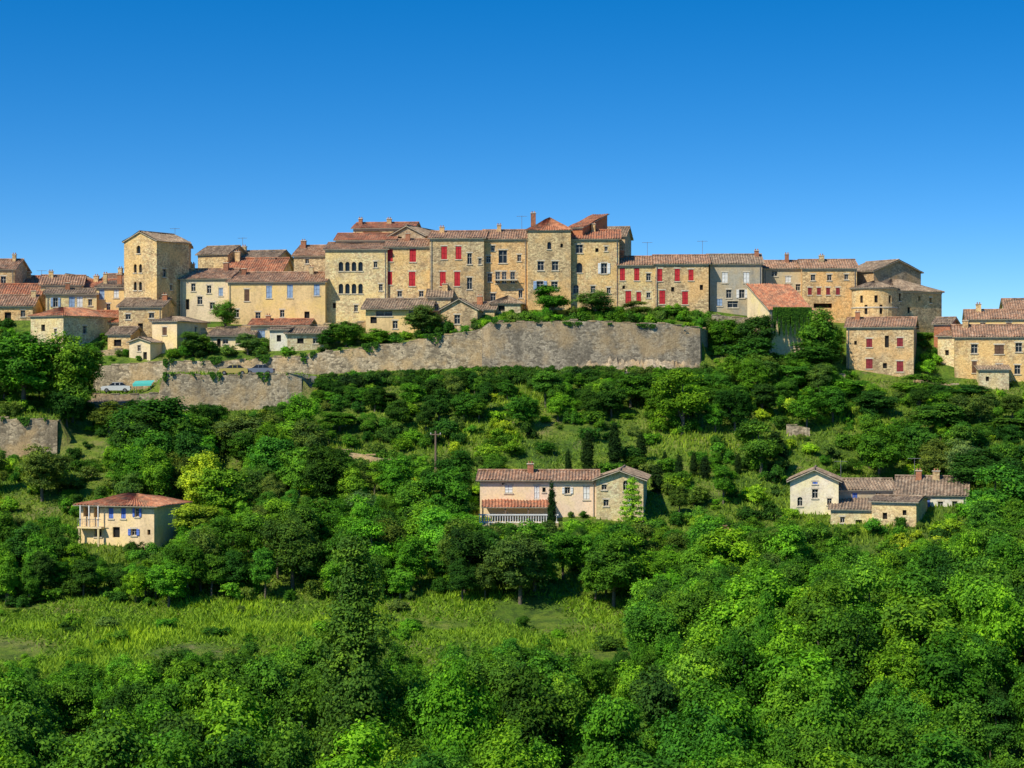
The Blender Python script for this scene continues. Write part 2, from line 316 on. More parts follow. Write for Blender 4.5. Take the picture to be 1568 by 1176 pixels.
# --- left quarter
house('stone_house',-60,318,22,318,10,412,470,'gx',.35,'tan','tile',[w(5,430),w(-20,430)],chim=(12,),ant=())
house('stone_house',-70,300,50,301,10,468,535,'gx',.35,'tan','tile',[w(12,484,10,12,'d'),w(35,480,7,10),w(22,500,8,12),w(-20,485),w(40,505,7,10,'d')],chim=(45,))
house('stone_house',-30,309,60,310,11,452,500,'gx',.35,'tan','tiler',[w(20,460,7,9)],ant=(57,))
house('stone_house',-10,322,58,323,9,438,480,'gx',.4,'pale','tiler',[w(30,445,6,7)],chim=(40,))
house('stone_house',62,312,126,313,10,436,480,'gx',.33,'tan','tile',[w(80,444,6,9)],chim=(75,))
house('stone_house',82,324,122,323,8,430,470,'gy',.4,'grey','tileb',[w(102,437,6,6,'d')],chim=())
house('stone_house',118,316,166,315,8,441,480,'gx',.35,'warm','tiler',[w(140,450,6,8)],chim=(135,))
house('stone_house',152,320,196,319,8,432,470,'gx',.35,'tan','tile',[],chim=(172,))
house('stone_house',70,304,148,305,9,450,515,'gx',.2,'pale','tileb',[w(85,463,7,14,'o','lblue'),w(110,462,9,16,'s','lblue'),w(122,462,9,16,'s','white'),w(138,463,6,10),w(95,488,8,10)],chim=(100,))
house('stone_house',148,306,192,306,10,440,515,'shed',.15,'plyel','tileb',[w(156,450,8,16,'s','lblue'),w(178,448,8,16,'s','white'),w(166,470,6,10)],chim=(150,175))
house('stone_tower',190,303.6,240,300,7.4,371,500,'gy',.42,'warm','tileb',[w(212,382,8,12,'A'),w(207,411,6,13,'A'),w(215,411,6,13,'A'),w(207,438,6,13,'A'),w(215,438,6,13,'A'),w(210,462,6,9,'d'),w(252,418,8,12,'w','brown','R'),w(262,440,5,8,'w','brown','R')],chim=(),over=.25)
house('stone_house',240,309,283,309,6,376,470,'gx',.2,'tan','tileb',chim=(258,),ant=(263,))
house('stone_house',47,293.5,97,290,11,484,555,'hip',.38,'pale','tiler',[w(66,502,8,10,'d'),w(85,508,6,9),w(130,505,9,12,'w','brown','R')])
house('stone_house',110,299,190,298,9,494,555,'gx',.4,'tan','tiler',[w(172,515,8,10),w(150,512,7,9,'d')])
house('stone_house',182,296.5,248,296,9,470,530,'gx',.3,'warm','tileb',[w(196,485,8,8),w(232,483,8,8),w(215,500,8,10,'d')],chim=(245,))
house('white_shed',198,289.5,230,288,5,524,560,'gy',.3,'plcream','tileb',[w(213,533,6,9),w(222,545,7,12,'d')])
house('rendered_house',233,291.5,271,290,9,492,555,'hip',.3,'plcream','tileb',[w(252,507,8,12,'s','brown'),w(245,528,8,12,'d'),w(300,505,8,9,'w','brown','R')])
house('cream_house',276,304,352,303,10,427,510,'gx',.33,'plcream','tile',[w(296,440,7,12),w(320,443,7,12),w(338,447,7,12,'s','lblue'),w(287,466,6,16,'d'),w(306,460,8,12),w(325,468,8,10)],chim=(283,335))
house('stone_house',303,319,349,317,7,390,430,'gx',.4,'tan','tileb')
house('stone_house',352,320,420,318,9,398,440,'gx',.35,'warm','tileb',[w(366,390,6,6,'d')],ant=(355,),chim=(360,))
house('stone_house',340,313,428,312,12,422,470,'gx',.5,'pale','tiler',[w(400,430,6,7)],chim=(352,))
house('yellow_house',349,301.2,498,300.4,11,432,515,'gx',.3,'plyel','tile',[w(378,452,8,18,'s','brown'),w(412,447,9,19,'s','lblue'),w(444,446,9,20,'s','lblue'),w(485,443,9,19,'s','lblue'),w(362,480,8,12),w(395,484,8,12),w(432,480,7,11),w(470,484,8,14,'d')],chim=(365,470))
house('stone_house',450,311,506,310,9,392,440,'gx',.4,'tan','tile',[w(470,400,6,7)],chim=(455,))
gw=[w(522+i*10,408,7,14,'A') for i in range(4)]+[w(522+i*10,442,7,15,'A') for i in range(4)]+[w(583,440,6,10),w(512,468,5,8,'d'),w(545,472,6,10),w(575,405,6,9)]
house('gothic_mansion',498,302,593,301.4,10,382,510,'gx',.25,'pale','tile',gw)
house('stone_house',514,306.5,604,306,9,368,400,'gx',.28,'warm','tiler',[w(543,373,26,6,'D'),w(585,376,14,6,'D')],chim=())
house('stone_house',541,313,632,312,9,350,390,'gx',.25,'warm','tiler',[w(570,357,30,5,'D')],chim=(543,590),foot=False)
house('stone_house',596,309,651,307,12,362,400,'gy',.5,'grey','tileb',[w(612,365,7,6,'d')])
house('red_shuttered_house',590,301.9,658,301.5,10,378,475,'gx',.28,'warm','tile',[w(597,391,9,19,'s','red'),w(632,391,10,20,'s','red'),w(596,426,9,20,'s','red'),w(631,427,10,22,'s','red'),w(612,450,7,9),w(645,450,7,9)],chim=(620,))
house('red_shuttered_house',658,300.9,741,300.5,11,365,475,'gx',.25,'tan','tile',[w(680,387,9,20,'s','red'),w(702,387,9,20,'s','red'),w(678,427,9,22,'s','red'),w(700,427,9,22,'s','red'),w(719,396,7,17),w(719,434,8,18,'w'),w(735,400,5,9),w(668,455,7,9)],chim=(673,))
def balcony(x0,x1,z):
    def f(P,Wd,H,D):
        P.box('balcony_slab|sill',(x0,-1.1,z-.18),(x1,-.003,z)); n=int((x1-x0)/.14)
        for i in range(n+1): x=x0+(x1-x0)*i/n; P.box('balcony_rail|metal',(x-.015,-1.08,z+.002),(x+.015,-1.05,z+.93))
        P.box('balcony_rail|metal',(x0,-1.1,z+.932),(x1,-1.03,z+.98))
        for x in(x0+.2,x1-.3): P.box('brackets|wood',(x,-.9,z-.45),(x+.12,-.004,z-.183))
    return f
house('ornate_stone_house',739,301.6,808,301.3,11,366,480,'gx',.3,'tan','tile',[w(770,393,13,20,'w'),w(755,380,6,8),w(748,397,7,10),w(762,425,7,18,'w'),w(772,425,7,18,'w'),w(785,425,7,18,'w'),w(750,425,7,13),w(795,395,6,10),w(755,455,8,12),w(797,450,6,12)],chim=(762,),ant=(797,),fill=balcony(1.9,5.4,7.0))
house('tall_stone_house',808,300.3,874,300,11,352,475,'hip',.62,'tan','tiler',[w(841,376,6,11,'A'),w(828,407,10,14,'w'),w(850,407,10,14,'w'),w(827,437,10,13,'o','lblue'),w(849,437,10,12,'w'),w(860,376,4,6,'d'),w(838,458,8,12,'d')],chim=(815,),over=.3)
house('stone_house',873,304,892,303,9,349,400,'shed',.3,'brick','tiler',foot=False)
house('stone_house',872,301.1,948,300.7,11,366,475,'gx',.3,'warm','tiler',[w(887,381,11,13,'w'),w(914,383,5,6,'d'),w(928,381,5,7),w(887,410,9,15,'A'),w(925,411,9,16,'o','white'),w(882,443,9,14,'a'),w(908,443,7,10),w(932,445,6,9)],chim=(908,))
house('stone_house',905,311,957,310,8,362,400,'gx',.4,'grey','tileb',[],chim=(908,))
house('red_shuttered_house',947,300.4,1003,300.1,10,406,485,'gx',.3,'warm','tile',[w(953,420,8,19,'s','red'),w(975,420,8,19,'s','red'),w(993,424,7,11),w(962,455,9,19,'s','red'),w(978,455,7,16,'s','red'),w(955,440,4,5,'d'),w(993,452,6,8)],chim=(950,),ant=(992,))
house('red_shuttered_house',1003,299.7,1085,299.3,10,404,490,'gx',.3,'tan','tile',[w(1010,421,8,19,'s','red'),w(1037,421,8,19,'s','red'),w(1058,421,8,17,'s','red'),w(1014,455,9,21,'s','red'),w(1049,456,9,20,'s','red'),w(1030,443,5,7,'d'),w(1074,440,5,8,'d')],chim=(),ant=(1078,))
house('grey_rendered_house',1087,300.8,1167,300.4,11,404,490,'gx',.3,'plgrey','tileb',[w(1110,425,9,16,'s','white'),w(1143,425,9,16,'s','white'),w(1116,450,8,13,'w'),w(1136,450,8,13,'o','white'),w(1102,463,8,11,'s','lblue'),w(1122,466,16,10,'w'),w(1157,450,6,10)],chim=(1163,))
house('stone_house',1169,307,1231,307,9,411,470,'gx',.3,'plgrey','tile',[w(1186,419,9,8,'w'),w(1207,428,9,10,'s','white'),w(1180,440,7,10),w(1222,440,7,10)],chim=(1210,))
house('stone_house',1229,304,1312,303.5,10,411,485,'gx',.3,'tan','tile',[w(1245,425,7,9,'w'),w(1270,425,7,9),w(1296,424,6,8),w(1240,446,6,11,'s','dred'),w(1254,446,6,11,'s','dred'),w(1268,446,6,11,'s','dred'),w(1283,446,6,11,'s','dred'),w(1260,468,28,7,'D')],chim=(1262,))
house('stone_house',1292,314,1338,308,10,418,470,'gx',.35,'grey','tileb',[])
house('ivy_barn',1178,290.5,1242,292.5,8,474,525,'shed',.52,'plcream','tiler',[w(1210,490,8,12,'d')],over=.3)
def round_tower():
    P=Part(); Y=300; cx,_,_=W(1339,0,Y); r=3.45; zb=7.0; H=(CY-440)*(Y-3.4)/F-zb; n=28
    for i in range(n):
        a0=2*math.pi*i/n;a1=2*math.pi*(i+1)/n; am=(a0+a1)/2; p0=np.array((r*math.cos(a0),r*math.sin(a0),0));p1=np.array((r*math.cos(a1),r*math.sin(a1),0)); u=(p1-p0);Wl=np.linalg.norm(u);u/=Wl
        ops=[]
        if i in (20,23,17): ops=[(.14,H-2.3,Wl-.14,H-1.2,'d','x')]
        if i in (21,18): ops=[(.14,3.6,Wl-.14,5.0,'d','x')]
        facade(P,'walls|warm',p0,u,(-math.cos(am),-math.sin(am),0),Wl,H,ops)
        for rr,z0,z1,k in((r+.16,H-.25,H-.02,'sill'),(r+.08,H-3.1,H-2.9,'sill')):
            q=[(rr*math.cos(a0),rr*math.sin(a0)),(rr*math.cos(a1),rr*math.sin(a1))]; q2=[((r-.02)*math.cos(a),(r-.02)*math.sin(a)) for a in(a0,a1)]
            P.poly('string_course|'+k,[(*q[0],z0),(*q[1],z0),(*q[1],z1),(*q[0],z1)]); P.poly('string_course|'+k,[(*q[0],z1),(*q[1],z1),(*q2[1],z1),(*q2[0],z1)]); P.poly('string_course|'+k,[(*q[0],z0),(*q[1],z0),(*q2[1],z0),(*q2[0],z0)])
        R=r+.35; tiles(P,'roof|tileb',(R*math.cos(a0),R*math.sin(a0),H+.02),(R*math.cos(a1),R*math.sin(a1),H+.02),(0.01*math.cos(a1),.01*math.sin(a1),H+1.1),(.01*math.cos(a0),.01*math.sin(a0),H+1.1))
    P.finish('round_stone_tower',(cx,Y,zb)); FOOT.append((np.array((cx-r,Y-r)),np.array((1,0)),np.array((0,1)),2*r,2*r))
round_tower()
house('stone_house',1368,298.5,1442,305,9,444,520,'hip',.4,'tan','tileb',[w(1378,455,5,12,'w'),w(1408,457,5,7,'d'),w(1425,460,5,8),w(1392,475,7,9,'d')],chim=())
house('stone_house',1352,294,1402,295,5,500,545,'shed',.35,'pale','tileb',[w(1380,512,8,8,'d')])
house('stone_farmhouse',1296,289.4,1399,287,10,501,585,'gx',.28,'tan','tile',[w(1331,525,9,13,'s','dred'),w(1358,523,6,18,'d'),w(1378,524,9,13,'s','dred'),w(1331,557,10,15,'s','dred'),w(1378,561,10,16,'s','dred'),w(1310,525,4,6,'d'),w(1355,560,6,8,'d')],chim=(1310,))
house('stone_house',1462,287.5,1640,284.5,10,516,605,'gx',.35,'warm','tile',[w(1492,534,10,14,'w'),w(1530,535,14,14,'s','brown'),w(1560,532,10,14,'w'),w(1492,562,7,18,'s','brown'),w(1530,565,9,14,'w'),w(1558,566,9,14)],chim=(1480,))
house('stone_house',1436,291.5,1464,290,9,515,595,'shed',.2,'pale','tile',[w(1450,540,6,8,'d'),w(1448,565,6,10,'d')])
house('ochre_house',1480,303,1640,300,10,489,560,'gx',.3,'plyel','tile',[w(1505,500,8,12),w(1545,500,8,12,'s','brown')],chim=(1500,))
house('ochre_house',1540,311,1660,309,10,474,540,'gx',.35,'pale','tile',[w(1560,482,8,8)])
house('stone_shed',1500,282.5,1545,282,4,566,610,'shed',.15,'pale','tileb',[w(1512,580,5,7,'d')])
house('brick_house',1430,296,1455,295,6,496,545,'gx',.3,'brick','tileb',[])
# --- terrace row in front of centre
house('terrace_house',560,295,656,294,8,472,525,'gx',.35,'plyel','tileb',[w(588,480,26,8,'w'),w(572,490,10,10,'d'),w(632,478,12,10,'w'),w(640,495,8,12,'d'),w(605,497,8,12)],over=.7,chim=())
house('terrace_house',655,297,690,297,8,455,515,'gx',.3,'warm','tileb',[w(668,470,6,9)],chim=(680,))
house('gabled_house',675,291.8,731,291.2,8,474,530,'gy',.55,'tan','tileb',[w(700,489,9,14,'w'),w(700,515,10,14,'s','lblue')],chim=())
house('terrace_house',722,296.6,757,296.2,7,474,525,'gx',.3,'warm','tileb',[w(735,490,9,7,'w'),w(745,505,8,8,'d')],chim=(731,))
house('terrace_house',752,298,797,297.5,6,464,510,'hip',.5,'pale','tileb',[w(768,472,10,8,'d'),w(775,488,12,14,'w')],chim=())
house('low_rendered_house',322,292,386,291.4,6,514,550,'shed',.25,'plcream','tileb',[w(345,523,9,7),w(365,523,9,7),w(335,525,6,12,'d')],over=.5)
house('low_rendered_house',384,293.8,470,293.2,7,498,540,'gx',.25,'plcream','tiler',[w(400,512,12,12,'s','lblue'),w(425,513,14,10,'d'),w(450,512,8,9)],over=.5,chim=(405,))
house('white_shed',413,290.8,441,290.4,3,505,540,'shed',.15,'plwhite','tileb',[w(427,518,7,10,'d')])
house('low_rendered_house',440,290.4,500,290.2,5,510,545,'gx',.3,'pale','tileb',[w(460,522,10,8,'d'),w(483,522,8,8)],over=.5)
house('stone_house',165,292.5,200,292,6,512,555,'gx',.35,'warm','tileb',[w(180,525,12,10,'d')],chim=())
# --- lower hillside houses
house('pink_house',735,233.5,913,233,8.5,735,800,'gx',.2,'plpink','tile',[w(779,749,12,12,'s','white'),w(822,754,8,20,'s','white'),w(833,750,5,7),w(869,751,8,10,'o','white'),w(898,755,10,20,'s','white'),w(771,741,5,3,'d')],over=.5,chim=(811,))
house('gabled_stone_annex',913,231.6,985,231,11,734,800,'gy',.36,'pale','tileb',[w(925,746,8,8,'w'),w(958,744,8,16,'a'),w(928,770,8,10),w(965,768,8,14,'s','white')],over=.5)
P=Part(); a=W(738,0,233.5); 
tiles(P,'awning_tiles|tiler',(0,-3.2,-14.45),(8.4,-3.2,-14.45),(8.4,0.25,-13.75),(0,.25,-13.75))
for x in(.15,2.8,5.5,8.2): P.box('posts|wood',(x-.08,-3.0,-18),(x+.08,-2.84,-14.6))
P.box('terrace|pale',(-.3,-4.6,-18.6),(9,-.3,-16.2))
for i in range(31): x=-.2+i*.3; P.tube('balustrade|white',(x,-4.4,-16.2),(x,-4.4,-15.35),.06,.05,6)
P.box('balustrade|white',(-.3,-4.5,-15.35),(9,-4.3,-15.2)); P.box('balustrade|white',(-.3,-4.49,-16.198),(9,-4.31,-16.12))
P.finish('pink_house_terrace',(a[0],233.2,0))
def loggia(P,Wd,H,D):
    for x in(.25,1.35,2.5): P.box('posts|white',(x,-.8,H-2.5),(x+.12,-.68,H-.1))
    P.box('balcony|plcream',(0,-.9,H-2.7),(Wd*.33,-.003,H-2.5)); 
    for i in range(14): x=.05+i*.2; P.box('balcony_rail|metal',(x,-.88,H-2.498),(x+.03,-.85,H-1.65))
    P.box('balcony_rail|metal',(0,-.9,H-1.648),(Wd*.33,-.84,H-1.6))
    for x in(.1,2.5): P.box('pillars|plcream',(x,-.85,0),(x+.2,-.65,H-2.703))
house('yellow_villa',124,224,236,221.5,8,772,842,'hip',.24,'plcream','tiler',[w(133,784,12,14,'D'),w(148,784,10,16,'D'),w(170,786,8,16,'s','blue'),w(189,786,8,16,'s','blue'),w(210,785,7,13,'o','blue'),w(205,815,9,10,'o','blue'),w(178,815,12,16,'d'),w(150,815,12,14,'w'),w(228,815,5,8,'d')],over=.7,chim=(),fill=loggia,extra=2.5)
house('white_gabled_house',1210,236,1284,235,8,736,800,'gy',.45,'plwhite','tileb',[w(1248,735,8,12,'s','blue'),w(1248,756,9,14,'w'),w(1225,768,8,14,'a'),w(1270,768,7,10,'w')],over=.45)
house('stone_house',1285,238,1372,238,8,750,800,'gx',.25,'plgrey','tileb',[w(1309,760,8,14,'s','blue'),w(1345,758,8,8),w(1330,776,8,12)],ant=(1296,),chim=())
house('stone_house',1372,237,1480,235,9,757,810,'gx',.42,'plwhite','tileb',[w(1418,772,12,14,'s','blue'),w(1440,773,8,10,'w'),w(1390,770,6,8),w(1462,772,8,9)],chim=(1405,1432),ant=(1398,))
house('stone_outbuilding',1335,231,1403,229,7,768,830,'gx',.12,'pale','tileb',[w(1355,790,7,10,'d'),w(1385,785,6,8,'d')])
house('stone_outbuilding',1272,232.5,1338,231.5,6,780,825,'shed',.15,'pale','tileb',[w(1290,796,7,9,'w'),w(1315,802,10,12,'d')])
house('brick_shed',1052,222,1078,219,4,820,870,'gy',.5,'brick','tiler',[])
house('stone_shed',345,219,440,218,3,846,875,'shed',.3,'wallw','tiler',[])
house('stone_shed',138,277.8,190,277,4,616,650,'shed',.12,'wallw','tileb',[w(165,626,30,9,'D')],over=.5)
# ---------------------------------------------------------------- walls
def wallrun(name,pts,mat,th=.9,batter=.5,seg=1.2):
    """pts:(px,Y,top_py,height_down)"""
    P=Part(); Wp=[(W(p[0],p[2],p[1]),p[3]) for p in pts]; dense=[]
    for (a,ha),(b,hb) in zip(Wp[:-1],Wp[1:]):
        a=np.array(a);b=np.array(b); n=max(1,int(np.linalg.norm(b-a)/seg))
        for i in range(n): t=i/n; dense.append((a*(1-t)+b*t,ha*(1-t)+hb*t))
    dense.append((np.array(Wp[-1][0]),Wp[-1][1])); k='masonry|'+mat; r=[random.uniform(-.13,.13) for _ in dense]
    for i in range(len(dense)-1):
        (a,ha),(b,hb)=dense[i],dense[i+1]; za,zb=a[2]+r[i],b[2]+r[i+1]
        P.poly(k,[(a[0],a[1]-batter,a[2]-ha),(b[0],b[1]-batter,b[2]-hb),(b[0],b[1],zb),(a[0],a[1],za)])
        P.poly(k,[(a[0],a[1],za),(b[0],b[1],zb),(b[0],b[1]+th,zb),(a[0],a[1]+th,za)])
        P.poly(k,[(a[0],a[1]+th,za),(b[0],b[1]+th,zb),(b[0],b[1]+th,b[2]-hb),(a[0],a[1]+th,a[2]-ha)])
        if i%2==0: P.box('coping|'+mat,(a[0],a[1]-.06,za-.02),(a[0]+abs(b[0]-a[0])*.9,a[1]+th*.7,za+random.uniform(.05,.22)))
    for (a,ha) in(dense[0],dense[-1]): P.poly(k,[(a[0],a[1]-batter,a[2]-ha),(a[0],a[1],a[2]),(a[0],a[1]+th,a[2]),(a[0],a[1]+th,a[2]-ha)])
    P.finish(name)
wallrun('rampart_wall',[(738,287.0,501,8),(750,286.5,493,8.5),(900,286.2,491,8.5),(1020,286.5,495,8),(1072,287.0,502,7.5),(1084,291,506,6.5)],'wall',1.0,.8)
wallrun('terrace_wall',[(143,287.0,560,6),(240,287.0,553,4.5),(350,287,553,4),(460,287,544,4.5),(600,287,526,6),(680,287,514,7),(739,287.1,502,8)],'wallw',.8,.5)
wallrun('road_wall',[(140,278.8,603,5),(243,278.9,603,5),(250,278.9,573,7.5),(350,278.9,574,7.5),(440,278.9,572,7),(462,279.4,577,6),(476,282,580,5)],'wall',.8,.5)
wallrun('retaining_wall',[(-260,262,640,7),(0,262,641,7),(88,262,643,7),(92,265,645,6)],'wall',.8,.4)
wallrun('field_wall',[(522,254,689,4),(560,253,697,4),(610,252.5,705,4),(655,252,711,4)],'wallw',.8,.3)
wallrun('field_wall',[(1140,284.5,566,4),(1200,284,569,5),(1295,283.5,573,5)],'wall',.7,.3)
wallrun('field_wall',[(1205,262,650,2.5),(1240,262,656,2.5)],'wallw',.6,.2)
wallrun('field_wall',[(1400,283.5,578,4),(1470,283,592,4)],'wallw',.7,.2)
wallrun('garden_wall',[(150,290.5,537,2),(200,290.4,534,2)],'wallw',.5,.1)
wallrun('garden_wall',[(262,296.5,504,4),(345,296.6,500,4),(470,296.6,497,4),(560,296.6,492,4)],'wallw',.5,.1)
wallrun('garden_wall',[(1090,296,483,4),(1135,296,486,4),(1178,295,490,4)],'wall',.5,.1)
wallrun('garden_wall',[(-60,287,545,3),(45,287,548,3)],'wallw',.5,.1)
# rocky ledge below the rampart
def rocks(name,p0,p1,Yt,Yb,zt,zb):
    n=int((p1-p0)/3); rows=7; V=[]
    for j in range(rows):
        for i in range(n+1):
            px=p0+(p1-p0)*i/n; f=j/(rows-1); e=max(0.,math.sin(math.pi*i/n))**.4; Y=Yt+(Yb-Yt)*f*e-.9*float(rng.random())*e*(1 if j else 0); z=zt-(zt-zb)*f+rng.normal(0,.25)-(1-e)*1.5
            V.append(((px-CX)*Y/F+rng.normal(0,.12),Y,z))
    Q=[(j*(n+1)+i,j*(n+1)+i+1,(j+1)*(n+1)+i+1,(j+1)*(n+1)+i) for j in range(rows-1) for i in range(n)]
    o=bpy.data.objects.new(name,mesh_np(name,V,Q,['rock'])); COL.objects.link(o)
rocks('rock_outcrop',850,1078,286.9,282.2,4.1,-.4); rocks('rock_outcrop',1150,1230,281,277.5,-1.0,-3.6); rocks('rock_outcrop',730,765,282,279,.9,-1.6)
grid('road',np.arange(-50.5,-27.5,1.),np.arange(280.2,286.3,.8),'asphalt',.06)
P=Part(); X,Y,_=W(667,0,248); z=float(tz(X,Y)); zt=(CY-660)*Y/F
P.tube('mast|wood',(0,0,-.5),(0,0,zt-z),.16,.11); P.box('crossarm|wood',(-.7,-.07,zt-z-.5),(.7,.07,zt-z-.38))
for q in(-.6,0,.6): P.tube('insulators|white',(q,0,zt-z-.38),(q,0,zt-z-.2),.05,.04)
P.finish('utility_pole',(X,Y,z))
P=Part(); X,Y,_=W(220,0,281.5); z=float(tz(X,Y))
for x in(-1.2,1.2):
    for y in(-1,1): P.tube('posts|metal',(x,y,-.3),(x,y,1.3),.04,.04,6)
P.poly('tarp|teal',[(-1.4,-1.2,1.25),(1.4,-1.2,1.35),(1.4,1.2,1.8),(-1.4,1.2,1.7)]); P.poly('tarp|teal',[(-1.4,-1.2,1.25),(1.4,-1.2,1.35),(1.3,-1.25,1.0),(-1.3,-1.25,.9)])
P.finish('turquoise_canopy',(X,Y,z))
def car(name,px,Y,col,heading=0):
    X,_,_=W(px,0,Y); z=float(tz(X,Y))+.07; M[col[0]]=plain(col[0],col[1],.3,.03); P=Part(); k='body|'+col[0]
    low=[(-2.05,.35),(-2.1,.7),(-1.95,.92),(-1.0,1.0),(1.3,1.02),(2.0,.95),(2.08,.6),(2.0,.32)]
    top=[(-1.05,1.0),(-.45,1.42),(.9,1.46),(1.5,1.02)]
    for prof,hw,kk,hw2 in((low,.84,k,.84),(top,.76,'windows|glass',.62)):
        n=len(prof); zmin=min(p[1] for p in prof);zm=max(p[1] for p in prof)
        wd_=lambda zz:hw+(hw2-hw)*(zz-zmin)/(zm-zmin)
        P.poly(kk,[(x,-wd_(zz),zz) for x,zz in prof]); P.poly(kk,[(x,wd_(zz),zz) for x,zz in prof[::-1]])
        for i in range(n): a,b=prof[i],prof[(i+1)%n]; P.poly(kk,[(a[0],-wd_(a[1]),a[1]),(b[0],-wd_(b[1]),b[1]),(b[0],wd_(b[1]),b[1]),(a[0],wd_(a[1]),a[1])])
    P.box(k,(-.5,-.6,1.43),(.95,.6,1.49)); 
    for x in(-.1,.55): 
        for s in(-1,1): P.box(k,(x-.04,s*.71-.03,1.0),(x+.04,s*.71+.03,1.4))
    for i,x in enumerate((-1.3,1.3)):
        for j,s in enumerate((-1,1)): P.tube(f'wheel_{i*2+j+1}|dark',(x,s*.7,.32),(x,s*.87,.32),.32,.32,14); P.tube(f'wheel_{i*2+j+1}_hub|metal',(x,s*.871,.32),(x,s*.885,.32),.18,.16,10)
    for s in(-.6,.6): P.box('headlights|white',(-2.12,s-.15,.68),(-2.0,s+.15,.82)); P.box('taillights|red',(2.0,s-.15,.72),(2.09,s+.15,.86))
    P.finish(name,(X,Y,z),heading)
car('parked_car',358,281.9,('car_yellow',(.45,.36,.10)),.05); car('parked_car',398,282.2,('car_slate',(.16,.18,.22)),-.04); car('parked_car',178,282.5,('car_white',(.7,.7,.68)),.1)
# ---------------------------------------------------------------- vegetation prototypes
def tubeq(V,Q,p0,p1,r0,r1,k=6):
    p0=np.array(p0,float);p1=np.array(p1,float); d=Vector(p1-p0).normalized(); u=np.array(d.orthogonal().normalized()); w_=np.cross(np.array(d),u); n=len(V)
    for p,r in((p0,r0),(p1,r1)):
        for i in range(k): a=2*math.pi*i/k; V.append(p+u*r*math.cos(a)+w_*r*math.sin(a))
    for i in range(k): j=(i+1)%k; Q.append((n+i,n+j,n+k+j,n+k+i))
def unit(n):
    d=rng.normal(size=(n,3)); return d/np.linalg.norm(d,axis=1,keepdims=True)
def foliage(lobes,nclump,per,leaf,spread,cz,outw=.7,rag=.4):
    lobes=np.array(lobes); wt=lobes[:,3]**2; li=rng.choice(len(lobes),nclump,p=wt/wt.sum()); d=unit(nclump); d[:,2]=np.where(d[:,2]<-.35,-d[:,2],d[:,2])
    rr=rng.uniform(.55,1.0+rag*.6,nclump); rr+=rag*(rng.random(nclump)<.12)*.5; C=lobes[li,:3]+d*lobes[li,3:6]*rr[:,None]
    lt=rng.normal(0,.13,len(lobes)); ct=rng.normal(.5,.2,nclump)+lt[li]; n=nclump*per; ci=np.repeat(np.arange(nclump),per); off=rng.normal(size=(n,3))*spread*rng.uniform(.5,1.4,nclump)[ci][:,None]; off[:,2]*=.7
    Pp=C[ci]+off; out=Pp-np.array((0,0,cz)); out/=np.linalg.norm(out,axis=1,keepdims=True)+1e-6
    oc=off/(np.linalg.norm(off,axis=1,keepdims=True)+1e-6)
    nn=outw*(.35*out+.45*d[ci]+.5*oc)+np.array((0,0,.3))+.55*unit(n); nn/=np.linalg.norm(nn,axis=1,keepdims=True)
    t=np.cross(nn,unit(n)); t/=np.linalg.norm(t,axis=1,keepdims=True)+1e-6; b=np.cross(nn,t); s=leaf*rng.uniform(.6,1.3,n)[:,None]
    V=np.stack([Pp-t*s,Pp-b*s*.55,Pp+t*s,Pp+b*s*.55],1).reshape(-1,3); Q=np.arange(4*n).reshape(-1,4)
    return V,Q,np.clip(ct[ci]+rng.normal(0,.1,n),0,1)
def assemble(name,V0,Q0,V,Q,t):
    if len(V0): n0=len(V0); VV=np.concatenate([np.array(V0),V]); QQ=np.concatenate([np.array(Q0),Q+n0]); mi=np.r_[np.zeros(len(Q0)),np.ones(len(Q))]; tt=np.r_[np.full(len(Q0),.5),t]
    else: VV,QQ,mi,tt=V,Q,np.ones(len(Q)),t
    return mesh_np(name,VV,QQ,['bark','leaf'],mi,tt)
# a tree = a few leaning main limbs, each carrying several sub-crowns, so the outline is uneven
def tree_proto(name,H=10,R=4.,limbs=5,sub=5,nc=620,per=30,leaf=.17,spread=.3,low=.22,top=.0):
    lobes=[];V=[];Q=[]; tubeq(V,Q,(0,0,-.6),(.1,.05,H*.3),.26,.2,7)
    a0=rng.uniform(0,6.28)
    for i in range(limbs):
        a=a0+i*6.283/limbs+rng.uniform(-.4,.4); reach=R*rng.uniform(.25,.62); ht=H*rng.uniform(.55,.86)
        if i==0: reach=R*.12; ht=H*.88
        tip=np.array((reach*math.cos(a),reach*math.sin(a),ht)); b0=np.array((.05,.03,H*rng.uniform(.2,.34))); tubeq(V,Q,b0,tip,.15,.05,6)
        r=R*rng.uniform(.26,.38); lobes.append((*tip,r,r,r*rng.uniform(.8,1.15)*min(1.,(H-ht)/r+.25)))
        for s in range(sub):
            f=rng.uniform(.1,.95); p=b0*(1-f)+tip*f; aa=a+rng.uniform(-1.5,1.5); rr=R*rng.uniform(.15,.45)*(1.1-.6*f+.1); q=p+np.array((rr*math.cos(aa),rr*math.sin(aa),rng.uniform(-.4,.8)))
            q[2]=max(q[2],H*low); l=R*rng.uniform(.18,.32); lobes.append((*q,l,l,l*rng.uniform(.7,1.2))); tubeq(V,Q,p,q,.06,.02,4)
    return assemble(name,V,Q,*foliage(lobes,nc,per,leaf,spread,H*.5))
